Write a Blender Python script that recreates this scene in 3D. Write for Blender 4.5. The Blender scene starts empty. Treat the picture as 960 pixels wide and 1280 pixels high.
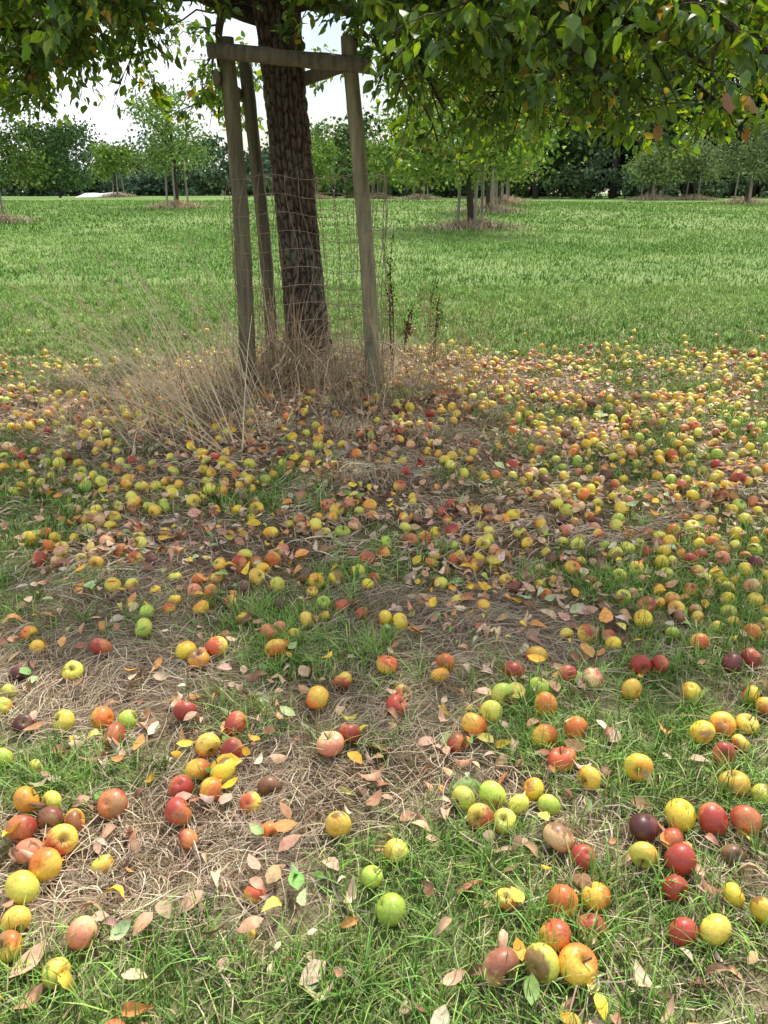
import bpy, math, random, time
import numpy as np
from mathutils import Vector
rng=np.random.default_rng(11)
random.seed(5)
sc=bpy.context.scene
PITCH=math.radians(21.7); CH=1.6; F=1004.0

# ---------------------------------------------------------------- helpers
def hash2(ix,iy,seed):
    h=(ix.astype(np.int64)*374761393+iy.astype(np.int64)*668265263+seed*974634777)&0xffffffff
    h=((h^(h>>13))*1274126177)&0xffffffff
    return ((h^(h>>16))&0xffff)/65535.0
def vn(x,y,s=1.0,seed=1):
    x=np.asarray(x,float)*s; y=np.asarray(y,float)*s
    ix=np.floor(x); iy=np.floor(y); fx=x-ix; fy=y-iy
    fx=fx*fx*(3-2*fx); fy=fy*fy*(3-2*fy)
    a=hash2(ix,iy,seed); b=hash2(ix+1,iy,seed); c=hash2(ix,iy+1,seed); d=hash2(ix+1,iy+1,seed)
    return (a*(1-fx)+b*fx)*(1-fy)+(c*(1-fx)+d*fx)*fy
def fbm(x,y,s=1.0,seed=1,o=3):
    r=0;a=1;t=0
    for i in range(o):
        r=r+a*vn(x,y,s*2**i,seed+i*17); t+=a; a*=.5
    return r/t
def sst(a,b,x):
    t=np.clip((x-a)/(b-a),0,1); return t*t*(3-2*t)
def gz(x,y):
    x=np.asarray(x,float); y=np.asarray(y,float)
    z=1.1*sst(10,65,y)
    z=z+.10*np.exp(-((x+.6)**2+(y-6.8)**2)/1.3)
    near=1-sst(12,30,y)
    z=z+near*(.07*(vn(x,y,.9,3)-.5)+.035*(vn(x,y,3.1,4)-.5)+.012*(vn(x,y,9,5)-.5))
    z=z+.25*(vn(x,y,.05,6)-.5)*sst(14,40,y)
    return z
def unit(v): return v/np.maximum(np.linalg.norm(v,axis=-1,keepdims=True),1e-9)

def mk(name,V,Fc,col=None,mat=None,parent=None,smooth=True):
    V=np.ascontiguousarray(V,dtype=np.float32).reshape(-1,3); Fc=np.ascontiguousarray(Fc,dtype=np.int32)
    k=Fc.shape[1]
    me=bpy.data.meshes.new(name)
    me.vertices.add(len(V)); me.vertices.foreach_set('co',V.ravel())
    me.loops.add(Fc.size); me.loops.foreach_set('vertex_index',Fc.ravel())
    me.polygons.add(len(Fc)); me.polygons.foreach_set('loop_start',np.arange(len(Fc),dtype=np.int32)*k)
    me.update(calc_edges=True)
    me.polygons.foreach_set('use_smooth',np.full(len(Fc),smooth))
    if col is not None:
        c=np.ones((len(V),4),np.float32); c[:,:3]=np.clip(np.asarray(col).reshape(-1,3),.004,.95)
        a=me.attributes.new('Col','FLOAT_COLOR','POINT'); a.data.foreach_set('color',c.ravel())
    if mat: me.materials.append(mat)
    ob=bpy.data.objects.new(name,me); sc.collection.objects.link(ob)
    if parent: ob.parent=parent
    return ob
def empty(name,loc=(0,0,0)):
    e=bpy.data.objects.new(name,None); sc.collection.objects.link(e); e.empty_display_size=.3
    return e
class Acc:
    def __init__(s): s.V=[];s.F=[];s.C=[];s.n=0
    def add(s,V,Fc,C):
        V=np.asarray(V,float).reshape(-1,3); C=np.asarray(C,float)
        if C.ndim==1: C=np.broadcast_to(C,(len(V),3))
        s.V.append(V); s.F.append(np.asarray(Fc)+s.n); s.C.append(C.reshape(-1,3)); s.n+=len(V)
    def make(s,name,mat,parent=None,smooth=True):
        return mk(name,np.concatenate(s.V),np.concatenate(s.F),np.concatenate(s.C),mat,parent,smooth)
def ribbons(acc,C,S,W,col):
    M,K,_=C.shape
    V=np.stack([C-S[:,None,:]*W[...,None]/2,C+S[:,None,:]*W[...,None]/2],2)
    idx=np.arange(M*K*2).reshape(M,K,2)
    Fc=np.stack([idx[:,:-1,0],idx[:,:-1,1],idx[:,1:,1],idx[:,1:,0]],-1).reshape(-1,4)
    if col.ndim==2: col=np.broadcast_to(col[:,None,:],(M,K,3))
    cc=np.repeat(col[:,:,None,:],2,2)
    acc.add(V,Fc,cc)
def inst(acc,T,TF,P,R,S,col):
    M=len(P); N=len(T)
    S=np.asarray(S,float)
    if S.ndim==1: S=S[:,None]*np.ones(3)
    V=np.einsum('mij,mnj->mni',R,T[None]*S[:,None,:])+P[:,None,:]
    Fc=(TF[None]+(np.arange(M)*N)[:,None,None]).reshape(-1,TF.shape[1])
    if col.ndim==2: col=np.repeat(col[:,None,:],N,1)
    acc.add(V,Fc,col)
def frame(a,n):   # x axis=a, z~n
    a=unit(a); y=unit(np.cross(n,a)); z=np.cross(a,y)
    return np.stack([a,y,z],-1)
def randrot(M):
    q=unit(rng.normal(size=(M,4))); w,x,y,z=q.T
    return np.stack([np.stack([1-2*(y*y+z*z),2*(x*y-z*w),2*(x*z+y*w)],-1),
      np.stack([2*(x*y+z*w),1-2*(x*x+z*z),2*(y*z-x*w)],-1),
      np.stack([2*(x*z-y*w),2*(y*z+x*w),1-2*(x*x+y*y)],-1)],1)
def tube(acc,path,rad,n=8,col=(.2,.15,.1),cap=True,rough=0.0):
    path=np.asarray(path,float); rad=np.asarray(rad,float)*np.ones(len(path))
    if cap:
        path=np.concatenate([path[:1],path,path[-1:]]); rad=np.concatenate([[1e-4],rad,[1e-4]])
    tg=np.gradient(path,axis=0); 
    if cap: tg[0]=tg[2]; tg[1]=tg[2]; tg[-1]=tg[-3]; tg[-2]=tg[-3]
    tg=unit(tg); ref=np.array([.13,.97,.2]) if abs(tg[len(tg)//2][1])<.8 else np.array([1.,.1,.05])
    a=unit(np.cross(tg,ref)); b=np.cross(tg,a)
    th=np.arange(n)*2*np.pi/n
    rr=rad[:,None]*np.ones(n)
    if rough>0: rr=rr*(1+rough*(rng.random(rr.shape)-.5))
    V=path[:,None,:]+rr[...,None]*(np.cos(th)[None,:,None]*a[:,None,:]+np.sin(th)[None,:,None]*b[:,None,:])
    K=len(path); idx=np.arange(K*n).reshape(K,n); nx=np.roll(idx,-1,1)
    Fc=np.stack([idx[:-1],nx[:-1],nx[1:],idx[1:]],-1).reshape(-1,4)
    acc.add(V,Fc,np.asarray(col,float))
def bez(p0,p1,p2,n):
    t=np.linspace(0,1,n)[:,None]
    return (1-t)**2*np.asarray(p0)+2*t*(1-t)*np.asarray(p1)+t*t*np.asarray(p2)
def pick(pal,M,jit=.15):
    pal=np.asarray(pal,float); c=pal[rng.integers(0,len(pal),M)]
    return c*(1+jit*2*(rng.random((M,1))-.5))*(1+.06*rng.normal(size=(M,3)))

def leaf_t(curl,fold,rows=5,wid=.5,twist=0.):
    ts=np.linspace(0,1,rows); w=np.sin(np.pi*ts**.85)**.75*wid/2; w[0]=.012; w[-1]=.006
    V=[]
    for t,ww in zip(ts,w):
        x=t-.5 ; z=-curl*.35*(t-.4)**2*2
        for s in (-1,0,1):
            V.append((x, s*ww*(1-abs(fold)*.3), abs(s)*ww*fold+z+twist*s*ww*(t-.5)))
    idx=np.arange(rows*3).reshape(rows,3)
    Fc=[]
    for i in range(rows-1):
        for j in range(2): Fc.append((idx[i,j],idx[i,j+1],idx[i+1,j+1],idx[i+1,j]))
    return np.array(V),np.array(Fc)

# ---------------------------------------------------------------- materials
def nd(nt,t,**k):
    n=nt.nodes.new(t)
    for a,b in k.items(): setattr(n,a,b)
    return n
def mat_v(name,rough=.8,spec=.3,nscale=30,namp=.5,bump=0.,bscale=60,detail=4,coat=0,stretch=None,bdist=.02):
    m=bpy.data.materials.new(name); m.use_nodes=True; nt=m.node_tree; nt.nodes.clear()
    out=nd(nt,'ShaderNodeOutputMaterial'); p=nd(nt,'ShaderNodeBsdfPrincipled')
    at=nd(nt,'ShaderNodeAttribute',attribute_name='Col')
    tc=nd(nt,'ShaderNodeTexCoord'); mp=nd(nt,'ShaderNodeMapping'); nt.links.new(tc.outputs['Object'],mp.inputs[0])
    if stretch: mp.inputs['Scale'].default_value=stretch
    no=nd(nt,'ShaderNodeTexNoise'); no.inputs['Scale'].default_value=nscale; no.inputs['Detail'].default_value=detail
    no.inputs['Roughness'].default_value=.65
    nt.links.new(mp.outputs[0],no.inputs['Vector'])
    mr=nd(nt,'ShaderNodeMapRange'); mr.inputs['From Min'].default_value=.25; mr.inputs['From Max'].default_value=.75
    mr.inputs['To Min'].default_value=1-namp; mr.inputs['To Max'].default_value=1+namp
    nt.links.new(no.outputs['Fac'],mr.inputs['Value'])
    vm=nd(nt,'ShaderNodeVectorMath',operation='SCALE'); nt.links.new(at.outputs['Color'],vm.inputs[0]); nt.links.new(mr.outputs[0],vm.inputs['Scale'])
    nt.links.new(vm.outputs[0],p.inputs['Base Color'])
    p.inputs['Roughness'].default_value=rough; p.inputs['Specular IOR Level'].default_value=spec
    if coat: p.inputs['Coat Weight'].default_value=coat; p.inputs['Coat Roughness'].default_value=.25
    if bump>0:
        n2=nd(nt,'ShaderNodeTexNoise'); n2.inputs['Scale'].default_value=bscale; n2.inputs['Detail'].default_value=4
        nt.links.new(mp.outputs[0],n2.inputs['Vector'])
        b=nd(nt,'ShaderNodeBump'); b.inputs['Strength'].default_value=bump; b.inputs['Distance'].default_value=bdist
        nt.links.new(n2.outputs['Fac'],b.inputs['Height']); nt.links.new(b.outputs[0],p.inputs['Normal'])
    nt.links.new(p.outputs[0],out.inputs[0])
    return m
def mat_thin(name,trans=0.,tint=(1,1,1),gloss=0.,rough=.5):
    """leaf/blade shader: diffuse + translucent (+ a little sheen); colour varies per blade"""
    m=bpy.data.materials.new(name); m.use_nodes=True; nt=m.node_tree; nt.nodes.clear()
    out=nd(nt,'ShaderNodeOutputMaterial'); at=nd(nt,'ShaderNodeAttribute',attribute_name='Col')
    d=nd(nt,'ShaderNodeBsdfDiffuse'); nt.links.new(at.outputs['Color'],d.inputs[0]); cur=d
    if trans>0:
        tr=nd(nt,'ShaderNodeBsdfTranslucent'); mx=nd(nt,'ShaderNodeMixShader'); mx.inputs[0].default_value=trans
        vt=nd(nt,'ShaderNodeVectorMath',operation='MULTIPLY'); vt.inputs[1].default_value=tint
        nt.links.new(at.outputs['Color'],vt.inputs[0]); nt.links.new(vt.outputs[0],tr.inputs[0])
        nt.links.new(d.outputs[0],mx.inputs[1]); nt.links.new(tr.outputs[0],mx.inputs[2]); cur=mx
    if gloss>0:
        gl=nd(nt,'ShaderNodeBsdfGlossy'); gl.inputs['Roughness'].default_value=rough; gl.inputs[0].default_value=(1,1,1,1)
        m2=nd(nt,'ShaderNodeMixShader'); m2.inputs[0].default_value=gloss; nt.links.new(cur.outputs[0],m2.inputs[1]); nt.links.new(gl.outputs[0],m2.inputs[2]); cur=m2
    nt.links.new(cur.outputs[0],out.inputs[0])
    return m
M_ground=mat_v('ground_thatch',.95,.1,45,.55,.9,70,detail=5)
M_grass=mat_thin('grass_blade',gloss=.02,rough=.45)
M_straw=mat_thin('dry_straw')
M_dleaf=mat_v('fallen_leaf',.6,.35,55,.35,detail=2)
M_leaf=mat_thin('apple_foliage',.42,(2.3,2.15,.4),.04,.4)
M_far=mat_thin('distant_foliage')
M_bark=mat_v('tree_bark',.9,.2,34,.6,1.,30,stretch=(1,1,.35),detail=8,bdist=.08)
M_wood=mat_v('weathered_wood',.85,.2,30,.5,.6,45,stretch=(1,1,.12),detail=8)
M_apple=mat_v('apple_skin',.46,.45,150,.26,coat=.13)
M_wire=mat_v('rusty_wire',.6,.4,50,.3)
M_tarp=mat_v('white_sheet',.6,.3,2,.05,.3,3)

# ---------------------------------------------------------------- regional masks
greens=[(-.68,1.22,.32,.7),(-.8,1.92,.16,.7),(.86,2.25,.4,.4),(0,1.25,.35,.5),(.5,1.35,.45,.4),(-1.15,2.05,.25,.7),(.43,2.1,.3,.3),(1.3,3.0,.5,.5),
        (1.0,1.7,.3,.3),(-.2,2.6,.25,.5),(-.05,3.5,.3,.4),(2.,3.6,.6,.5),(-1.5,3.2,.4,.5),(2.9,5.5,.9,.5),(-.4,2.15,.15,.4),(3.8,6.5,.9,.6),(-3.4,7.6,.9,.6),(-1.8,4.2,.4,.4),(.6,4.0,.3,.4),(-2.6,5.4,.5,.3)]
straws=[(-.39,1.72,.28,.9),(-.65,1.5,.2,.9),(-.96,2.32,.25,.6),(-.92,3.5,.35,.7),(-.24,1.35,.16,.7),(-.1,2.4,.25,.4),(.1,4.6,.5,.3),(.2,5.5,.6,.3),(.25,3.0,.3,.3),(-.9,5.2,.6,.4),(.15,1.95,.25,.5),(.75,2.75,.3,.4),(.62,1.62,.12,.4),(1.0,1.45,.2,.4)]
def green(x,y):
    g=.47+1.6*(fbm(x,y,2.2,21,4)-.5)
    mid=np.exp(-(((x-.2)/4.2)**4+((y-5.4)/2.5)**4))
    g=g-.20*mid
    for a,b,r,w in greens: g=g+w*np.exp(-((x-a)**2+(y-b)**2)/r**2)
    for a,b,r,w in straws: g=g-w*np.exp(-((x-a)**2+(y-b)**2)/r**2)
    far=sst(7.2,9.2,y+1.4*(fbm(x,y,.9,31,2)-.5)*2+.12*np.abs(x))
    g=g*(1-far)+far*(1.0+.45*(fbm(x,y,.6,41,3)-.5))
    return np.clip(g,0,1.1)

# ---------------------------------------------------------------- ground
def spaced(lo,hi,c,n):
    s=np.linspace(-1,1,n); k=7.
    v=np.sinh(k*s)/np.sinh(k)
    return np.where(v<0,c+(-v)*(lo-c),c+v*(hi-c))
xs=spaced(-400,400,0,420); ys=spaced(-60,600,4.0,460)
X,Y=np.meshgrid(xs,ys); Z=gz(X,Y)
g=green(X,Y); nz=fbm(X,Y,6,51,3)[...,None]
soil=np.array([.12,.085,.05]); thatch=np.array([.31,.235,.145]); lawn=np.array([.13,.225,.055]); lawn2=np.array([.23,.31,.11])
def lawnmix(x,y): return np.clip(.08+sst(.40,.68,.55*fbm(x,y,.22,61,4)+.45*fbm(x,y,1.3,66,3)),0,1)
c=soil*(1-nz)+thatch*nz
far=sst(8,14,Y)[...,None]; lm=lawnmix(X,Y)[...,None]
lc=lawn*(1-lm)+lawn2*lm
gg=np.clip(g,0,1)[...,None]*.55
c=c*(1-gg)+lc*gg
c=c*(1-far)+lc*far
idx=np.arange(X.size).reshape(X.shape)
Fc=np.stack([idx[:-1,:-1],idx[:-1,1:],idx[1:,1:],idx[1:,:-1]],-1).reshape(-1,4)
mk('ground',np.stack([X,Y,Z],-1),Fc,c.reshape(-1,3),M_ground)

# ---------------------------------------------------------------- grass
def sample_wedge(y0,y1,dens,margin=1.15,minw=.7):
    hw=lambda y:.5*y*margin+minw
    W=hw(y1); A=(y1-y0)*2*W; n=int(A*dens)
    x=rng.uniform(-W,W,n); y=rng.uniform(y0,y1,n)
    k=np.abs(x)<hw(y); return x[k],y[k]
gpal=np.array([[.17,.32,.055],[.23,.40,.07],[.12,.25,.045],[.30,.44,.10],[.19,.35,.075]])
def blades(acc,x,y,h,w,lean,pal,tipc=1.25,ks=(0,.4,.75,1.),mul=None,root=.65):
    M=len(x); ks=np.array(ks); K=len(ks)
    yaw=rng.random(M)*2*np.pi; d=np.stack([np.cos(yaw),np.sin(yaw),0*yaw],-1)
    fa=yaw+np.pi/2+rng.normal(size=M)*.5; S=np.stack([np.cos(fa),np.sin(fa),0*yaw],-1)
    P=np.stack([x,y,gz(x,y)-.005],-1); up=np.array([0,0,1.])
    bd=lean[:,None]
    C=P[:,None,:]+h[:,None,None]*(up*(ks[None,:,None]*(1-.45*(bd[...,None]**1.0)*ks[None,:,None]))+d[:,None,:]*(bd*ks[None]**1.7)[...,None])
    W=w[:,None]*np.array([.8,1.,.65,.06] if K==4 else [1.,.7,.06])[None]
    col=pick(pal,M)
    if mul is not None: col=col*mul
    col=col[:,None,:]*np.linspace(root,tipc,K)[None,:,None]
    ribbons(acc,C,S,W,col)
A=Acc()
for (y0,y1,dens,hm,wm) in [(.7,3.2,8000,.075,.0034),(3.2,8.,3400,.078,.0050),(8.,15.,1000,.085,.009),]:
    x,y=sample_wedge(y0,y1,dens)
    tuft=vn(x,y,14,71)*.6+vn(x,y,5,72)*.5
    pr=sst(.30,1.0,green(x,y)+.9*(tuft-.5))
    if y0>=8: pr=np.clip(pr+.1,0,1)
    k=rng.random(len(x))<pr; x=x[k];y=y[k];tf=tuft[k]
    M=len(x); h=hm*(.35+1.0*rng.random(M))*(.3+1.4*tf); w=wm*(.6+.8*rng.random(M))
    lean=np.clip(rng.random(M)*1.1,0.05,1.1)
    lm=lawnmix(x,y)[:,None]*sst(7,10,y)[:,None]; mul=(1+lm*np.array([.4,.22,.5]))*(.75+.5*vn(x,y,7,74))[:,None]
    dry=(rng.random(M)<.08)[:,None]; mul=np.where(dry,np.array([2.0,1.15,2.2]),mul)
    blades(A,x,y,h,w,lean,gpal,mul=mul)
# coarse uneven tussocks, longer blades fanning from one crown
for (y0,y1,dens,per,hh,ww) in [(.9,3.2,26,26,.13,.0042),(3.2,8,7,26,.15,.006),(8,16,1.2,24,.16,.010)]:
    x,y=sample_wedge(y0,y1,dens); k=rng.random(len(x))<np.clip(green(x,y)-.15,.04,1); x=x[k];y=y[k]
    sc_=np.repeat(rng.uniform(.5,1.25,len(x)),per); hu=np.repeat(rng.uniform(.75,1.2,len(x)),per)
    X_=np.repeat(x,per); Y_=np.repeat(y,per); m=len(X_); rr=.022*np.abs(rng.normal(size=m)); a_=rng.random(m)*6.283
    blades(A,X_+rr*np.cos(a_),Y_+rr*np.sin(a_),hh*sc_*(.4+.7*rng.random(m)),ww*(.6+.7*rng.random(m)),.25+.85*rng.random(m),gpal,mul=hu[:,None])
for (y0,y1,dens,hm,wm) in [(15,30,170,.11,.024),(30,60,38,.13,.05)]:
    x,y=sample_wedge(y0,y1,dens,1.12,1.)
    M=len(x); lm=lawnmix(x,y)
    k=rng.random(M)>lm*.3; x=x[k];y=y[k];M=len(x); lm=lm[k][:,None]
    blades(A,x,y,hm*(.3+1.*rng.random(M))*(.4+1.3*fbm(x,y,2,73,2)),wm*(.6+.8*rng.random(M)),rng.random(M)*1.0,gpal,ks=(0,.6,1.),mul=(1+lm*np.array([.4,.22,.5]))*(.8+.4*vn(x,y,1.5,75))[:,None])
A.make('grass',M_grass,smooth=False)

# ---------------------------------------------------------------- straw (lying)
spal=np.array([[.50,.39,.26],[.62,.51,.35],[.38,.28,.19],[.54,.45,.33],[.30,.21,.14],[.70,.58,.41]])
A=Acc()
for (y0,y1,dens,L0,w0) in [(.7,3.2,4600,.13,.0023),(3.2,9.,2100,.14,.0044),(9,14,160,.13,.006)]:
    x,y=sample_wedge(y0,y1,dens)
    gg=green(x,y); pr=np.clip(1.08-gg*.9,.22 if y0<9 else .0,1)*(.62+.38*sst(.32,.6,fbm(x,y,2.7,87,3)))
    k=rng.random(len(x))<pr; x=x[k];y=y[k];M=len(x)
    an=fbm(x,y,1.7,81,2)*5*np.pi+rng.normal(size=M)*.85
    L=L0*(.35+1.1*rng.random(M)); ks=np.linspace(0,1,5)
    d=np.stack([np.cos(an),np.sin(an)],-1); pn=np.stack([-d[:,1],d[:,0]],-1)
    cv=rng.normal(size=M)*.2
    xy=np.stack([x,y],-1)[:,None,:]+L[:,None,None]*(d[:,None,:]*(ks-.5)[None,:,None]+pn[:,None,:]*(cv[:,None]*(ks*(1-ks)*4)[None])[...,None])
    zz=gz(xy[...,0],xy[...,1])+.004+(rng.random(M)*.020)[:,None]+ (rng.random(M)*.025)[:,None]*(ks*(1-ks)*4)[None]*L[:,None]/.15+(rng.normal(size=M)*.018)[:,None]*(ks-.5)[None]
    C=np.concatenate([xy,zz[...,None]],-1)
    sa=rng.random(M)*1.2; S=np.stack([pn[:,0]*np.cos(sa),pn[:,1]*np.cos(sa),np.sin(sa)],-1)
    W=(w0*(.5+rng.random(M)))[:,None]*np.array([.7,1,1,.8,.3])[None]
    ribbons(A,C,S,W,pick(spal,M)*(.65+.6*fbm(x,y,2.1,85,2))[:,None])
A.make('dry_straw_thatch',M_straw,smooth=False)
A=Acc(); TX,TY=-.66,7.0
M=4800
r=np.abs(rng.normal(size=M))*.62; an=rng.random(M)*2*np.pi
x=TX-.1+r*np.cos(an)*1.7; y=TY-.3+r*np.sin(an)*.95
h=(.08+.60*rng.random(M)**2.6)*np.clip(1.25-r*.6,.3,1.2)*(.5+vn(x,y,4,88))
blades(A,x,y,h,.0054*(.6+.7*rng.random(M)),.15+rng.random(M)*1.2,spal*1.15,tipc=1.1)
hum=[(-1.9,6.3,.45,.26),(.25,6.5,.35,.24),(.7,6.1,.4,.14),(-.3,5.4,.4,.17),(.35,5.3,.4,.17),(-1.3,5.6,.5,.22),(-.9,3.5,.35,.10),(1.5,6.8,.4,.16),(-2.6,6.9,.5,.26),(0,7.8,.6,.34),(1.1,5.2,.3,.12),(-.4,1.75,.25,.06),(-.7,1.5,.2,.06),(-.2,4.4,.3,.1),(-1.6,4.6,.3,.12),(.8,4.7,.3,.1),(-1.2,6.0,.4,.3),(-2.4,5.9,.3,.16),(-.3,6.0,.35,.2)]
for a,b,rr,hh in hum:
    m=int(1500*rr); r=rr*np.abs(rng.normal(size=m))*.8; an=rng.random(m)*2*np.pi
    x=a+r*np.cos(an); y=b+r*np.sin(an)
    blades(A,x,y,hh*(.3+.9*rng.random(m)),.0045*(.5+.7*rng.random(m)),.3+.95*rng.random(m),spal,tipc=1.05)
A.make('dry_grass_tufts',M_straw,smooth=False)
A=Acc()
def stem(p,q,rise,w=.006,head=True,col=(.62,.50,.30)):
    p=np.array([p[0],p[1],float(gz(*p))]); q=np.array(q,float)
    mid=(p+q)/2+np.array([0,0,rise]); C=bez(p,mid,q,9)[None]
    t=unit(q-p); S=unit(np.cross(t,np.array([0,.8,.3])))[None]
    ribbons(A,C,S,w*np.linspace(1,.4,9)[None],np.array([col]))
    if head:
        m=14; ps=C[0][-3:][rng.integers(0,3,m)]+rng.normal(size=(m,3))*.012
        dd=unit(t+rng.normal(size=(m,3))*.4); CC=ps[:,None]+dd[:,None]*np.linspace(0,.05,3)[None,:,None]
        ribbons(A,CC,unit(rng.normal(size=(m,3))),np.array([.002,.006,.001])*np.ones((m,1)),np.tile(np.array([col]),(m,1))*.9)
for i in range(150):
    bx=rng.uniform(-1.9,-.8); by=rng.uniform(4.9,6.8); L=rng.uniform(.4,1.4); az=rng.normal(2.75,.6); el=rng.uniform(.15,1.3)
    q=(bx+L*math.cos(az)*math.cos(el),by+L*math.sin(az)*math.cos(el)*.5,float(gz(bx,by))+L*math.sin(el))
    stem((bx,by),q,rng.uniform(.05,.25),rng.uniform(.004,.008),rng.random()<.5,np.array([.72,.60,.40])*rng.uniform(.7,1.15))
for (bx,by,qx,qy,qz) in [(-1.1,5.2,-2.75,6.2,.95),(-1.0,5.0,-2.3,5.7,.62),(-1.15,5.4,-2.5,5.6,.8),(-.95,4.9,-1.9,4.9,.45),(-1.2,5.6,-2.2,6.6,1.15),(-1.3,5.7,-1.9,6.2,1.1),(-1.1,5.3,-3.0,6.4,1.0),(-.9,4.4,-1.5,3.6,.2),(-.8,4.6,-2.3,5.3,.5)]:
    stem((bx,by),(qx,qy,qz),.22,.010,True,(.78,.66,.46))
for i in range(110):
    a=rng.uniform(-1.4,1.); b=rng.uniform(6.2,8.0); L=rng.uniform(.25,.85)
    stem((a,b),(a+rng.normal()*.15,b+rng.normal()*.1,float(gz(a,b))+L),0.03,.005,rng.random()<.5,np.array([.6,.46,.28])*rng.uniform(.6,1.1))
A.make('dry_grass_stems',M_straw,smooth=False)
def dock(x,y,h,seed):
    rr=np.random.default_rng(seed); A=Acc(); z0=float(gz(x,y))
    for j in range(3):
        q=np.array([x+rr.normal()*.05,y+rr.normal()*.05,z0+h*(1-.22*j)])
        P=bez((x+rr.normal()*.015,y,z0),(x+rr.normal()*.04,y,z0+h*.5),q,10); tube(A,P,np.linspace(.006,.002,10),5,(.10,.055,.035))
        m=90; tt=rr.uniform(.45,1,m); ps=P[(tt*9).astype(int)]+rr.normal(size=(m,3))*np.array([.02,.02,.03])
        T,TF=leaf_t(.3,.3,3,.7); inst(A,T,TF,ps,randrot(m),rr.uniform(.012,.03,m),np.array([.12,.06,.035])*rr.uniform(.6,1.4,(m,1)))
    A.make('dock_plant',M_straw)
dock(.07,7.3,1.3,1); dock(.48,7.7,.85,2); dock(.2,7.9,.6,3)

# ---------------------------------------------------------------- fallen leaves
A=Acc()
pal=np.array([[.52,.30,.17],[.64,.41,.26],[.38,.19,.10],[.66,.47,.32],[.64,.29,.09],[.47,.31,.20],[.25,.13,.07],[.56,.32,.18],[.68,.53,.38]])
for x0,x1,y0,y1,dens,s0 in [(-3,3,.7,2.9,250,.058),(-1.6,1.6,.9,2.9,12,.088),(-5,5.5,2.9,5.,430,.062),(-5.5,6,5.,8.3,400,.066),(-7,8,8.3,12,8,.06)]:
    n=int((x1-x0)*(y1-y0)*dens); x=rng.uniform(x0,x1,n); y=rng.uniform(y0,y1,n)
    cl=fbm(x,y,2.4,91,3); pr=(.25+.75*sst(.38,.62,cl))*np.clip(1.1-.55*green(x,y),.2,1)
    k=(rng.random(n)<pr)&(np.abs(x)<.58*y+.7); x=x[k];y=y[k]
    for v in range(5):
        T,TF=leaf_t([.9,1.6,-.9,.4,2.2][v],[.25,.7,.3,.1,.5][v],5,[.55,.45,.6,.62,.5][v],[.3,-.6,.5,0,.8][v])
        s=slice(v,None,5); m=len(x[s])
        yaw=rng.random(m)*6.283; a=np.stack([np.cos(yaw),np.sin(yaw),rng.normal(size=m)*.3],-1)
        nn=unit(np.stack([rng.normal(size=m)*.45,rng.normal(size=m)*.45-.15,np.ones(m)],-1))
        flip=np.where(rng.random(m)<.3,-1,1)[:,None]
        P=np.stack([x[s],y[s],gz(x[s],y[s])+.026+.035*rng.random(m)],-1)
        col=pick(pal,m,.25)
        q=rng.random(m); yl=q<.10; col[yl]=pick([[.85,.58,.06],[.8,.45,.05],[.66,.58,.14]],yl.sum())
        gl=(q>.10)&(q<.17); col[gl]=pick([[.30,.42,.15],[.42,.50,.25],[.20,.34,.08]],gl.sum())
        inst(A,T,TF,P,frame(a,nn*flip),s0*(.45+.8*rng.random(m)),col)
A.make('fallen_leaves',M_dleaf)

# ---------------------------------------------------------------- apples
def apple_t(seg,rings,stem=True):
    th=np.linspace(.03,np.pi-.03,rings); ph=np.arange(seg)*2*np.pi/seg
    s=np.sin(th); cth=np.cos(th)
    r=s*(1+.06*cth); z=.90*cth-np.where(cth>0,.38*np.exp(-(s/.30)**2),-.20*np.exp(-(s/.25)**2))
    V=np.stack([r[:,None]*np.cos(ph)[None]*(1+.015*np.cos(5*ph)[None]),r[:,None]*np.sin(ph)[None],z[:,None]*np.ones(seg)],-1)
    N=np.stack([s[:,None]*np.cos(ph)[None],s[:,None]*np.sin(ph)[None],cth[:,None]*np.ones(seg)],-1)
    idx=np.arange(rings*seg).reshape(rings,seg); nx=np.roll(idx,-1,1)
    Fc=np.stack([idx[:-1],idx[1:],nx[1:],nx[:-1]],-1).reshape(-1,4)
    V=V.reshape(-1,3); N=N.reshape(-1,3); fl=np.zeros(len(V))
    if stem:
        n0=len(V); q=np.array([[.05,0],[0,.05],[-.05,0],[0,-.05]]); 
        S=np.concatenate([np.c_[q,np.full(4,.45)],np.c_[q*.8+[.06,.02],np.full(4,.8)],np.c_[q*1.2+[.16,.05],np.full(4,1.1)]])
        sf=[]
        for i in range(2):
            for j in range(4): sf.append((n0+i*4+j,n0+i*4+(j+1)%4,n0+i*4+4+(j+1)%4,n0+i*4+4+j))
        sf.append((n0+8,n0+9,n0+10,n0+11))
        V=np.concatenate([V,S]); N=np.concatenate([N,np.tile([0,0,1.],(12,1))]); fl=np.concatenate([fl,np.ones(12)]); Fc=np.concatenate([Fc,sf])
    return V,Fc,N,fl
KIND={'Y':((.86,.64,.06),(.82,.36,.045),.24),'G':((.46,.60,.08),(.64,.58,.10),.2),'YG':((.74,.70,.11),(.78,.46,.07),.24),'O':((.86,.54,.07),(.72,.19,.04),.52),
 'YR':((.86,.61,.10),(.60,.11,.045),.42),'R':((.62,.22,.08),(.40,.055,.035),.60),'PK':((.80,.50,.24),(.64,.23,.13),.58),'D':((.22,.06,.045),(.11,.03,.025),.5),'B':((.26,.13,.065),(.13,.07,.045),.5)}
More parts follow.
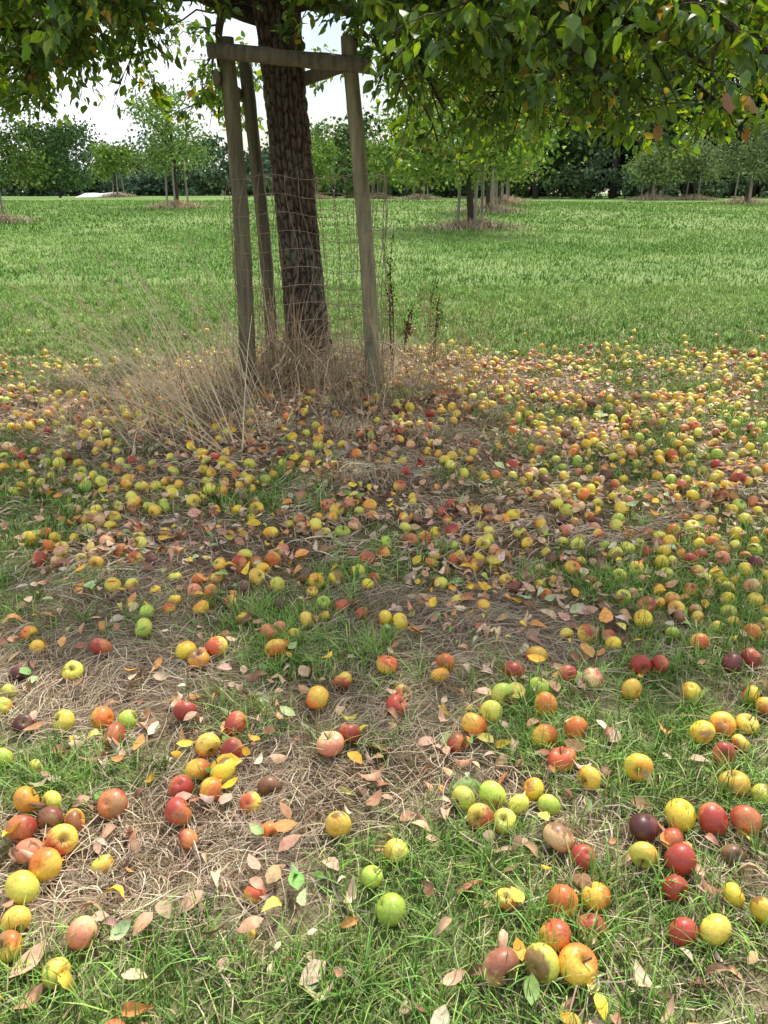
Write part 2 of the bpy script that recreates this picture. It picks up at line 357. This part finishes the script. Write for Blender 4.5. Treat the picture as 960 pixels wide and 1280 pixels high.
def apples(acc,T,TF,N,fl,P,R,S,kinds):
    m=len(P); c0=np.array([KIND[k][0] for k in kinds])*(1+.10*rng.normal(size=(m,1))); c1=np.array([KIND[k][1] for k in kinds])*(1+.15*rng.normal(size=(m,1))); b=np.array([KIND[k][2] for k in kinds])+rng.normal(size=m)*.12
    D=unit(rng.normal(size=(m,3))); ph=np.arctan2(N[:,1],N[:,0])
    dt=D@N.T; streak=.18*np.sin(11*ph[None]+rng.random((m,1))*6)*np.sin(5*ph[None]+rng.random((m,1))*6)+.16*rng.normal(size=(m,len(N)))
    mk_=sst(-.5,.5,dt+streak+(b*2-1)[:,None])[...,None]
    col=c0[:,None]*(1-mk_)+c1[:,None]*mk_
    top=np.clip((N[:,2]-.9)/.1,0,1)[None,:,None]; col=col*(1-.6*top)+np.array([.22,.20,.05])*.6*top
    for q,(lo,hi) in ((.36,(.40,.92)),(.45,(.8,.97)),(.4,(.85,.98))):
        D2=unit(rng.normal(size=(m,3))); rot=sst(.0,.12,(D2@N.T)-np.where(rng.random(m)<q,rng.uniform(lo,hi,m),2)[:,None]+.07*rng.normal(size=(m,len(N))))[...,None]
        rc=np.where(rng.random((m,1,1))<.55,np.array([.20,.09,.04]),np.array([.38,.21,.09]))
        col=col*(1-rot*.85)+rc*rot*.85
    col=np.clip(col,.01,.92); col[:,fl>0]=np.array([.09,.06,.035])
    S3=S[:,None]*np.stack([1+.05*rng.normal(size=m),1+.05*rng.normal(size=m),1-.06*rng.random(m)*2],-1)
    inst(acc,T,TF,P,R,S3,col)
# windfalls surveyed on the ground: x cm, y cm, radius mm, kind
H1="""-86,145,43,YG;-83,161,42,YR;-84,152,42,O;-95,165,40,R;-90,157,38,PK;-99,177,39,Y;-92,177,31,YG;-83,169,32,O;-89,169,36,D;-75,176,43,R;-92,219,42,O;-85,209,41,R;-104,217,41,YG;-111,245,38,YG;-65,220,42,R;-47,212,41,R;-54,202,43,YR;-46,199,42,R;-55,192,38,O;-47,190,41,Y;-49,182,38,O;-58,184,38,R;-56,173,41,R;-51,163,29,R;-67,250,40,Y;-62,258,43,YR;-73,256,40,Y;-40,257,43,O;-22,224,44,O;-16,201,45,PK;-11,206,38,R;-12,165,36,YG;3,157,34,YG;-3,149,33,G;1,243,40,YR;1,280,36,Y;6,277,36,Y;22,246,39,O;-105,258,42,R;-93,272,40,G;
22,177,37,G;30,178,39,G;26,170,35,YR;32,169,34,YG;37,175,31,YG;42,181,31,Y;45,174,32,G;28,208,41,O;34,214,38,YG;22,201,35,R;39,223,43,G;52,217,44,O;49,202,40,O;59,205,41,O;52,191,41,YR;58,183,36,O;52,228,38,G;45,239,41,R;73,187,42,Y;45,161,43,PK;50,155,33,R;79,168,43,Y;68,163,42,D;73,152,45,R;86,166,43,R;95,166,42,R;65,155,35,YG;73,160,33,R;70,146,34,R;99,181,43,O;104,178,34,YG;98,205,42,Y;106,209,41,O;122,225,35,O;124,220,36,O;103,228,36,Y;123,244,39,D;131,247,38,R;101,195,34,R;42,141,40,O;50,143,38,O;47,135,35,R;38,131,41,YR;34,124,39,YG;25,124,42,PK;41,124,43,O;29,142,29,YR;68,134,36,R;75,134,38,YG;88,138,36,Y;-68,133,38,PK;-70,123,32,YG;77,265,41,YR;55,250,40,O;101,275,39,Y;116,257,38,YR;83,228,37,O;90,242,40,R;97,243,36,R;71,233,36,PK;63,235,34,R"""
hp=[(int(a)/100,int(b)/100,int(r)/1000*.97,k) for a,b,r,k in (q.strip().split(',') for q in H1.split(';'))]
A=Acc()
T,TF,N,fl=apple_t(28,20); m=len(hp)
hx=np.array([h[0] for h in hp]);hy=np.array([h[1] for h in hp]);hr=np.array([h[2] for h in hp])
for it in range(30):
    for i in range(m):
        dx=hx-hx[i]; dy=hy-hy[i]; dd=np.hypot(dx,dy); dd[i]=9; need=(hr+hr[i])*.97
        for j in np.where(dd<need)[0]:
            o=(need[j]-dd[j])/2; ux,uy=dx[j]/(dd[j]+1e-6),dy[j]/(dd[j]+1e-6); hx[j]+=ux*o;hy[j]+=uy*o;hx[i]-=ux*o;hy[i]-=uy*o
P=np.stack([hx,hy,gz(hx,hy)+hr*.84+.008],-1)
apples(A,T,TF,N,fl,P,randrot(m),hr,[h[3] for h in hp])
occ={}
def ok(x,y,d):
    i,j=int(x//.1),int(y//.1)
    for a in (-1,0,1):
        for b in (-1,0,1):
            for (u,v) in occ.get((i+a,j+b),()):
                if (u-x)**2+(v-y)**2<d*d: return False
    occ.setdefault((i,j),[]).append((x,y)); return True
for x,y in zip(hx,hy): ok(x,y,.02)
n=60000; x=rng.uniform(-8,9,n); y=rng.uniform(.6,10.5,n)
cl=fbm(x,y,2.6,101,3); fine=vn(x,y,8,104)
d=sst(.36,.66,cl+.4*(fine-.5))
d=d*np.where(y<2.62,np.where((np.abs(x)>.5*y*1.02),.5,.07),1)
d=d*(1+1.2*np.exp(-((y-3.2)/.9)**2))
d=d*(1-.55*np.exp(-((x+.3)/.9)**2-((y-5.6)/1.0)**2))
d=d*(1-np.exp(-((x-TX)**2+(y-TY)**2)/.8**2))
d=d*(1+.9*np.exp(-((x-1.5)/1.5)**2-((y-6.4)/1.7)**2)+.6*np.exp(-((x-2.2)/.8)**2-((y-4)/1.5)**2))
edge=8.7+.12*x+1.4*(fbm(x,y,.8,105,2)-.5)
d=d*(1-sst(edge-1.3,edge+.6,y))*(1-sst(4.2,6.5,np.abs(x-.4)))
d=d+.014*(y<10)*(y>2.6)
acc_=rng.random(n)<d*.30
sx=[];sy=[]
for a,b in zip(x[acc_],y[acc_]):
    if ok(a,b,.070): sx.append(a);sy.append(b)
sx=np.array(sx);sy=np.array(sy)
kk=rng.choice(['Y','G','YG','O','YR','R','PK','D','B'],len(sx),p=[.23,.06,.25,.12,.13,.08,.07,.025,.035])
rr=rng.uniform(.026,.040,len(sx))
for sel,t in ((sy<4.2,apple_t(18,12)),(sy>=4.2,apple_t(12,8,False))):
    P=np.stack([sx[sel],sy[sel],gz(sx[sel],sy[sel])+rr[sel]*.82],-1)
    P[:,2]+=.012*(sy[sel]>4.2)
    apples(A,*t,P,randrot(sel.sum()),rr[sel],kk[sel])
A.make('fallen_apples',M_apple)

# ---------------------------------------------------------------- main apple tree
apple_tree=empty('apple_tree')
A=Acc()
K=200; zz=np.linspace(-.1,2.95,K)
cx=np.interp(zz,[-.1,.3,1.84,2.62,2.95],[-.64,-.66,-.755,-.80,-.82]); cy=np.full(K,7.03)
rad=np.interp(zz,[-.1,.1,.35,1.2,2.2,2.7,2.95],[.25,.20,.165,.148,.138,.15,.175])
n=110; th=np.arange(n)*2*np.pi/n
TH,ZZ=np.meshgrid(th,zz); 
CX,SX=np.cos(TH),np.sin(TH)
# plated bark: tall narrow plates broken by cross cracks
u1=TH/(2*np.pi)*22+1.2*fbm(CX*2+5,ZZ*2.2+SX*2,1.,230,3); u1=u1+.0*ZZ
f1=np.abs((u1%1)-.5)*2
f2=np.abs(((ZZ*9+2.5*fbm(CX*4+9+SX*3,ZZ*1.5,1.3,240,3)+np.floor(u1)*.37)%1)-.5)*2
plate=sst(.0,.45,1-f1)*sst(.0,.35,1-f2)
fis2=fbm(CX*9+20+SX*6,ZZ*14,1.,210,3)
R=rad[:,None]*(1+.07*np.sin(3*TH+ZZ)+.05*np.sin(5*TH-2*ZZ))+.020*plate+.020*(fis2-.5)
V=np.stack([cx[:,None]+R*CX,cy[:,None]+R*SX,ZZ+gz(-.66,7.03)],-1)
idx=np.arange(K*n).reshape(K,n); nx=np.roll(idx,-1,1)
Fc=np.stack([idx[:-1],nx[:-1],nx[1:],idx[1:]],-1).reshape(-1,4)
lich=sst(.55,.75,fbm(CX*3+40+SX*2,ZZ*3,1.,220,3))[...,None]
cc=(np.array([.13,.10,.08])*(1-lich)+np.array([.17,.17,.12])*lich)*(.3+.9*plate)[...,None]*(.7+.6*fis2)[...,None]
A.add(V,Fc,cc.reshape(-1,3)); A.make('trunk',M_bark,apple_tree)
fork=np.array([-.82,7.03,2.95])
ends=[(-3.9,6.6,2.3),(-2.9,5.0,2.35),(-2.4,5.9,2.25),(-3.3,8.3,2.4),(-1.5,4.2,2.75),(-4.4,7.6,2.6),(-1.8,9.6,2.3),(-3.0,5.9,2.4),(-2.2,4.9,2.5),(-3.6,5.4,2.35),(-2.7,5.5,2.3),
 (.40,5.5,1.95),(1.5,4.1,2.2),(2.1,4.6,2.15),(2.6,5.7,2.2),(1.0,4.9,2.2),(.6,9.8,2.2),(2.6,7.6,2.1),(1.7,6.6,2.05),(1.9,3.6,2.2),(.9,3.9,2.4),(.1,4.4,2.6),(3.2,6.5,2.3),(1.3,5.6,2.2),(2.5,4.0,2.3),(.9,7.6,2.3),(2.0,5.2,2.1),(1.6,4.7,2.1),(2.3,4.3,2.1),(1.2,4.4,2.15),
 (-3.2,6.4,4.2),(-1.9,5.2,4.6),(.6,5.4,4.4),(1.6,7.1,4.3),(.3,8.9,4.4),(-2.3,8.8,4.5),(-.9,7.0,6.0),(-1.8,6.6,5.6),(.3,6.6,5.5),(-.5,8.0,5.6)]
BR=Acc(); bc=(.065,.05,.04)
LP=[];LA=[];LN=[]
def zmin(x,y):
    return 2.15 if x<-1.3 else (2.5 if x<-.1 else (1.78 if x<.8 else 1.90))
for ei,e in enumerate(ends):
    e=np.array(e); up=e[2]>3.5
    mid=fork*.5+e*.5; mid[2]=max(fork[2],e[2])+(.2 if up else .55)*rng.uniform(.8,1.2); mid[:2]+=rng.normal(size=2)*.2
    st=fork+np.array([rng.normal()*.05,rng.normal()*.05,rng.uniform(-.15,.1)])
    nk=18; P=bez(st,mid,e,nk); P[2:]+=np.cumsum(rng.normal(size=(nk-2,3))*.018,axis=0)
    tube(BR,P,np.linspace(.07,.008,nk),9,bc,rough=.15)
    tg=unit(np.gradient(P,axis=0))
    ns=17 if not up else 7
    for s in range(ns):
        t=rng.uniform(.28,1.0)**.8; i=min(nk-1,int(t*(nk-1))); p=P[i]
        ld=unit(tg[i]*.7+rng.normal(size=3)*np.array([.9,.9,.45])); sl=rng.uniform(.35,.95)*(1.1-.35*t)
        Q=p+ld*sl*np.linspace(0,1,7)[:,None]; Q[:,2]-=(rng.uniform(.05,.4))*sl*np.linspace(0,1,7)**2
        Q[1:-1]+=rng.normal(size=(5,3))*.012
        if Q[-1,2]<zmin(Q[-1,0],Q[-1,1])-.02: continue
        tube(BR,Q,np.linspace(.011,.003,7),5,bc)
        for w in range(7):
            j=rng.integers(2,7); pd=unit(Q[-1]-Q[0])
            wd=unit(pd*.6+rng.normal(size=3)*.7); wl=rng.uniform(.12,.36)
            ks=np.linspace(0,1,4); TW=Q[j]+wd*wl*ks[:,None]; TW[:,2]-=.2*wl*ks**2
            if TW[-1,2]<zmin(TW[-1,0],TW[-1,1]): continue
            tube(BR,TW,np.linspace(.004,.002,4),4,(.09,.08,.045))
            m=10; tt=rng.uniform(.15,1.05,m)
            LP.append(TW[0]+(TW[-1]-TW[0])*tt[:,None]+rng.normal(size=(m,3))*.025)
            a=unit(wd*.6+rng.normal(size=(m,3))*.6+np.array([0,0,-.45])); LA.append(a)
            LN.append(unit(rng.normal(size=(m,3))*.55+np.array([0,0,.9])))
BR.make('branches',M_bark,apple_tree)
LP=np.concatenate(LP);LA=np.concatenate(LA);LN=np.concatenate(LN); M=len(LP)
lp=np.array([[.08,.155,.025],[.12,.21,.03],[.05,.11,.025],[.18,.27,.035],[.07,.14,.03]])
A=Acc()
for v in range(3):
    T,TF=leaf_t([.6,1.2,.2][v],[.25,.45,.15][v],4,[.58,.5,.64][v],[.2,-.3,.4][v]); T=T+np.array([.5,0,0])
    s=slice(v,None,3); m=len(LP[s]); col=pick(lp,m,.2); yq=rng.random(m)<.03; col[yq]=pick([[.40,.32,.05],[.25,.13,.05]],yq.sum())
    inst(A,T,TF,LP[s],frame(LA[s],LN[s]),.084*(.55+.7*rng.random(m)),col)
A.make('foliage',M_leaf,apple_tree)

# tree guard: stakes, rails, wire
guard=empty('tree_guard')
wc=np.array([.24,.215,.165])
def stake(name,b,t,r,cm=1.):
    A=Acc(); b=np.array([b[0],b[1],float(gz(b[0],b[1]))-.1]); t=np.array(t)
    k=26; s=np.linspace(0,1,k)[:,None]; P=b*(1-s)+t*s; P+=np.c_[np.sin(s*5+b[0]*7)*.016,np.cos(s*4)*.006,0*s]
    rr=r*(1.04-.1*s[:,0])*(1+.14*(vn(s[:,0]*22,s[:,0]*0,1,int(abs(b[0]*100)))-.5))
    tube(A,P,rr,18,wc,rough=.06)
    c=np.concatenate(A.C); i=np.arange(len(c))
    A.C=[c*cm*(.55+.9*fbm((i%18)*.6,(i//18)*.35,1,77,3))[:,None]*np.array([1,1.03,.9])]
    A.make(name,M_wood,guard)
stake('stake_1',(-1.09,6.5),(-1.12,6.55,2.62),.062,.7); stake('stake_2',(-.075,6.42),(-.235,6.48,2.62),.058,1.1); stake('stake_3',(-1.0,7.3),(-1.10,7.32,2.60),.055,.55)
def rail(name,a,b,w,h):
    A=Acc(); k=12; s=np.linspace(0,1,k)[:,None]; a=np.array(a);b=np.array(b); P=a*(1-s)+b*s
    t=unit(b-a); side=unit(np.cross(t,[0,0,1.])); up=np.array([0,0,1.])
    prof=[(-.5,-.5),(-.5,.5),(-.15,.56),(.25,.42),(.5,.15),(.5,-.2),(.2,-.46)]
    V=np.array([[p+side*q[0]*w*(1+.05*rng.normal())+up*q[1]*h*(1+.05*rng.normal()) for q in prof] for p in P]); n=len(prof)
    V=np.concatenate([np.repeat(V[0].mean(0)[None,None],n,1)+(V[0:1]-V[0].mean(0))*.02,V,np.repeat(V[-1].mean(0)[None,None],n,1)+(V[-1:]-V[-1].mean(0))*.02])
    idx=np.arange((k+2)*n).reshape(k+2,n); nx=np.roll(idx,-1,1)
    A.add(V,np.stack([idx[:-1],nx[:-1],nx[1:],idx[1:]],-1).reshape(-1,4),wc*.75); A.make(name,M_wood,guard,smooth=False)
rail('rail_1',(-1.24,6.44,2.53),(-.10,6.38,2.42),.05,.10)
rail('rail_2',(-.22,6.54,2.46),(-.98,7.46,2.37),.05,.095)
rail('rail_3',(-1.19,6.45,2.36),(-1.17,7.50,2.34),.045,.09)
A=Acc()
ring=np.array([(-1.17,6.45),(-.60,6.30),(-.02,6.36),(.02,6.9),(-.35,7.45),(-1.0,7.42),(-1.16,6.9),(-1.17,6.45)])
def ringp(s,z):
    L=np.r_[0,np.cumsum(np.linalg.norm(np.diff(ring,axis=0),axis=1))]; q=s*L[-1]
    x=np.interp(q,L,ring[:,0]);y=np.interp(q,L,ring[:,1])
    wob=.04*np.sin(q*7+z*4)+.03*np.sin(q*3-z*6)
    return np.stack([x+wob*.6,y+wob*.6,z+float(gz(-.6,6.9))+.02*np.sin(q*9+z*3)],-1)
for z in np.linspace(.05,1.6,13): tube(A,ringp(np.linspace(0,1,70),z*np.ones(70)),.0025,4,(.30,.22,.16))
for s in np.linspace(0,1,34): tube(A,ringp(s*np.ones(14)+.004*np.sin(np.arange(14)),np.linspace(0,1.62,14)),.0025,4,(.30,.22,.16))
A.make('wire_mesh',M_wire,guard)

# ---------------------------------------------------------------- orchard trees
def otree(x,y,h,cr,seed,nleaf=3500,ls=.14,pal=((.20,.30,.07),(.27,.38,.09),(.14,.22,.05)),stakes=3,sh=2.3,tuft=True,fruit=0,clear=1.5,name='orchard_apple_tree',narrow=1.,lean=0.,gain=1.1):
    rr=np.random.default_rng(seed); root=empty(name); z0=float(gz(x,y)); 
    W=Acc(); top=np.array([x+rr.normal()*.2+lean,y,z0+h*.9])
    T_=bez((x,y,z0-.1),(x+rr.normal()*.2+lean*.6,y+rr.normal()*.2,z0+h*.5),top,12); tube(W,T_,np.linspace(.13,.03,12)*(h/6)**.5,8,(.08,.06,.045))
    cl=[];nb=16
    for i in range(nb):
        t=rr.uniform(clear/h+.05,.9); p=T_[int(t*11)]; az=rr.random()*6.283; 
        l=cr*np.sqrt(max(.1,1-((t-.55)/.5)**2))*rr.uniform(.6,1.0)
        q=p+np.array([math.cos(az)*l,math.sin(az)*l,rr.uniform(-.1,.45)*l*narrow]); P=bez(p,(p+q)/2+np.array([0,0,.15*l]),q,7)
        tube(W,P,np.linspace(.035,.008,7),5,(.08,.06,.045))
        for j in (3,4,5,6): cl.append((P[j],.16*cr+.18))
    for t in np.linspace(.6,1,5): cl.append((T_[min(11,int(t*11))],.22*cr+.1))
    W.make('trunk',M_bark,root)
    A=Acc(); m=nleaf; ci=rr.integers(0,len(cl),m); cp=np.array([c[0] for c in cl])[ci]; cs=np.array([c[1] for c in cl])[ci]
    P=cp+rr.normal(size=(m,3))*cs[:,None]*np.array([.8,.8,.65]); P[:,2]=np.maximum(P[:,2],z0+clear*.75+rr.random(m)*.4)
    T,TF=leaf_t(.8,.3,3,.7); cj=(.65+.7*rr.random(len(cl)))[ci]
    inst(A,T,TF,P,randrot(m),ls*(.6+.8*rr.random(m)),pick(pal,m,.2)*gain*cj[:,None])
    A.make('foliage',M_far,root)
    if fruit:
        A=Acc(); T,TF,N,fl=apple_t(8,6,False); ci=rr.integers(0,len(cl),fruit); P=np.array([c[0] for c in cl])[ci]+rr.normal(size=(fruit,3))*.35
        apples(A,T,TF,N,fl,P,randrot(fruit),np.full(fruit,.055),['R']*fruit); A.make('apples',M_apple,root)
    if stakes:
        A=Acc(); pts=[]
        for i in range(stakes):
            a=i*6.283/stakes+rr.random()*.5+.4; b=np.array([x+.62*math.cos(a),y+.62*math.sin(a),z0-.1]); t=b+np.array([-.1*math.cos(a),-.1*math.sin(a),sh+.1]); tube(A,np.linspace(b,t,5),.055,8,(.30,.27,.22)); pts.append(t)
        for i in range(stakes):
            tube(A,np.linspace(pts[i]-[0,0,.12],pts[(i+1)%stakes]-[0,0,.12],3),.04,6,(.28,.25,.2))
        A.make('stakes',M_wood,root)
    if tuft:
        A=Acc(); m=1300; r=np.abs(rr.normal(size=m))*.85; an=rr.random(m)*6.283
        blades(A,x+r*np.cos(an)*1.5,y+r*np.sin(an),(.25+.45*rr.random(m))*np.clip(1.2-r*.6,.15,1),.035*(.6+.6*rr.random(m)),.3+.7*rr.random(m),spal*1.25,ks=(0,.6,1.)); A.make('grass_tuft',M_straw,root,False)
otree(3.2,31,6.8,3.8,1,10000,.18,fruit=110,sh=2.5,lean=-.8,pal=((.24,.35,.07),(.32,.42,.09),(.15,.24,.05)))
otree(5.2,43,5.6,2.5,2,4500,.17,fruit=25); otree(6.9,51,5.2,2.2,3,3500,.2); otree(8.2,60,5.,2.,31,2500,.22)
otree(-11.3,47,6.3,2.1,4,4200,.17,pal=((.22,.33,.09),(.29,.40,.12),(.17,.27,.07)),narrow=2.)
otree(-16.2,35,6.3,2.4,5,6000,.17,gain=.75)
otree(22.6,54,5.2,2.2,6,5000,.18,pal=((.20,.26,.11),(.25,.31,.14),(.15,.21,.08)))
otree(25.5,71,4.8,2.4,7,3500,.24,pal=((.2,.26,.11),(.25,.31,.13))); otree(23.2,73,4.,2.,8,3000,.24); otree(21.5,70,4.2,1.9,9,3000,.24,pal=((.23,.3,.11),(.18,.25,.09)))
otree(-33,88,7.2,4.3,10,8000,.3,stakes=0,tuft=False,clear=.8,pal=((.07,.125,.045),(.09,.155,.05)),name='field_tree')
otree(-6.,72,5.,2.,12,3000,.24); otree(-.5,80,5.2,2.2,13,3000,.27); otree(-24,78,4.6,2.0,14,2500,.26); otree(3,70,4.8,2,15,3000,.24)
A=Acc(); gx=np.linspace(-28,-23.4,30); gy=np.linspace(78,80.5,12); X,Y=np.meshgrid(gx,gy)
ed=np.clip(np.minimum(np.minimum(X+28,-23.4-X)/.8,np.minimum(Y-78,80.5-Y)/.5),0,1); Z=gz(X,Y)+.02+ed*(.18+.25*fbm(X,Y,1.2,9,3))
idx=np.arange(X.size).reshape(X.shape); A.add(np.stack([X,Y,Z],-1),np.stack([idx[:-1,:-1],idx[:-1,1:],idx[1:,1:],idx[1:,:-1]],-1).reshape(-1,4),np.array([.8,.8,.82])); A.make('white_crop_sheet',M_tarp)

# ---------------------------------------------------------------- distant woods
def wood(name,specs,pal,ls,per,seed):
    rr=np.random.default_rng(seed); L=Acc(); W=Acc(); root=empty(name)
    T,TF=leaf_t(.6,.25,3,.8)
    for (x,y,h,cr,low) in specs:
        z0=float(gz(x,y)); tube(W,bez((x,y,z0-.2),(x+rr.normal()*.3,y,z0+h*.5),(x+rr.normal()*.6,y,z0+h*.92),6),np.linspace(.24,.05,6)*(h/12),6,(.08,.07,.055))
        nc=int(20+h*1.6); t=low+(1-low)*rr.random(nc)**.85; tt=(t-low)/(1-low)
        R_=cr*np.sqrt(np.clip(1-(2*tt-.85)**2*.75,.06,1))*np.sqrt(rr.random(nc)); az=rr.random(nc)*6.283
        cc=np.stack([x+R_*np.cos(az),y+R_*np.sin(az),z0+h*t*.97],-1); ci=rr.integers(0,nc,per)
        sz=cr*rr.uniform(.14,.3,nc)[ci]
        P=cc[ci]+rr.normal(size=(per,3))*sz[:,None]*np.array([.8,.8,.6]); P[:,2]=np.maximum(P[:,2],z0+.05)
        base=np.array(pal)[rr.integers(0,len(pal))]; cj=(.6+.75*rr.random(nc))[ci]
        inst(L,T,TF,P,randrot(per),ls*(.6+.8*rr.random(per)),base*cj[:,None]*(1+.15*rr.normal(size=(per,1))))
    W.make('trunks',M_bark,root); L.make('foliage',M_far,root)
rs=np.random.default_rng(99)
sp=[]
for row,(yy,n_) in enumerate([(84,15),(92,14),(102,14),(108,22),(113,26)]):
    for i in range(n_):
        h_=rs.uniform(13,19)+row*2.0; 
        if row>=3: h_=rs.uniform(8,12)
        stp=4.0 if row<3 else 2.7
        sp.append((11+i*stp+rs.normal()*1.0+min(row,3),yy+rs.normal()*2,h_,rs.uniform(2.8,4.0),rs.uniform(.14,.3) if row<2 else .01))
wood('woodland',sp,[(.05,.09,.045),(.07,.125,.05),(.05,.085,.055),(.09,.15,.055)],.55,1400,3)
sp=[(x,80+rs.normal()*1.5,rs.uniform(2.,4.2),rs.uniform(1.5,2.6),.02) for x in np.arange(17,62,3.0)]
wood('woodland_shrubs',sp,[(.15,.22,.11),(.11,.17,.07),(.20,.27,.13)],.32,800,4)
sp=[]
for i in range(40): sp.append((-120+i*3.3+rs.normal(),125+rs.normal()*5,rs.choice([rs.uniform(4.,5.5),rs.uniform(5.5,7.5)]),rs.uniform(2.8,4.8),.02))
for i in range(22): sp.append((-125+i*6+rs.normal()*2,150+rs.normal()*3,rs.uniform(6,11),rs.uniform(3.5,5.5),.02))
for i in range(45): sp.append((-125+i*3.2+rs.normal(),118+rs.normal()*1,rs.uniform(2,3.2),rs.uniform(2.2,3),.0))
wood('distant_treeline',sp,[(.10,.16,.10),(.13,.19,.11),(.09,.145,.09),(.15,.205,.10)],.6,800,5)  # paler, bluer greens: distance haze painted into the leaf colours
sp=[(x,92+rs.normal()*3,rs.uniform(5,9),rs.uniform(2.6,3.8),.05) for x in np.arange(-8,16,3.)]
wood('hedgerow',sp,[(.12,.19,.065),(.16,.23,.075),(.08,.14,.055)],.42,1300,6)

# ---------------------------------------------------------------- light
EL=math.radians(54); AZ=math.radians(22)
D=Vector((math.sin(AZ)*math.cos(EL),math.cos(AZ)*math.cos(EL),math.sin(EL)))
sl=bpy.data.lights.new('sun','SUN'); sl.energy=4.9; sl.angle=math.radians(2.5); sl.color=(1,.94,.84)
so=bpy.data.objects.new('sun',sl); sc.collection.objects.link(so); so.rotation_mode='QUATERNION'; so.rotation_quaternion=D.to_track_quat('Z','Y'); so.location=(10,30,30)
w=bpy.data.worlds.new('World'); sc.world=w; w.use_nodes=True; nt=w.node_tree; nt.nodes.clear()
o=nd(nt,'ShaderNodeOutputWorld'); bg=nd(nt,'ShaderNodeBackground'); sky=nd(nt,'ShaderNodeTexSky',sky_type='NISHITA'); sky.sun_disc=False
sky.sun_elevation=EL; sky.sun_rotation=AZ; sky.air_density=1.2; sky.dust_density=1.2
tc=nd(nt,'ShaderNodeTexCoord'); mp=nd(nt,'ShaderNodeMapping'); mp.inputs['Scale'].default_value=(1,1,2.5)
no=nd(nt,'ShaderNodeTexNoise'); no.inputs['Scale'].default_value=2.6; no.inputs['Detail'].default_value=6
cr=nd(nt,'ShaderNodeMapRange'); cr.inputs['From Min'].default_value=.42; cr.inputs['From Max'].default_value=.60; cr.inputs['To Min'].default_value=.15; cr.inputs['To Max'].default_value=.95
mx=nd(nt,'ShaderNodeMix',data_type='RGBA'); mx.inputs[7].default_value=(11,11.3,11.8,1)
nt.links.new(tc.outputs['Generated'],mp.inputs[0]); nt.links.new(mp.outputs[0],no.inputs['Vector']); nt.links.new(no.outputs['Fac'],cr.inputs['Value']); nt.links.new(cr.outputs[0],mx.inputs[0])
nt.links.new(sky.outputs[0],mx.inputs[6]); nt.links.new(mx.outputs[2],bg.inputs[0]); nt.links.new(bg.outputs[0],o.inputs[0]); bg.inputs[1].default_value=.135

cam=bpy.data.cameras.new('camera'); co=bpy.data.objects.new('camera',cam); sc.collection.objects.link(co)
cam.sensor_fit='VERTICAL'; cam.sensor_height=36; cam.lens=F/1280*36; cam.clip_end=2000; cam.clip_start=.05
co.location=(0,0,CH); co.rotation_euler=(math.pi/2-PITCH,0,0); sc.camera=co
sc.view_settings.view_transform='Standard'; sc.view_settings.look='None'; sc.view_settings.exposure=0
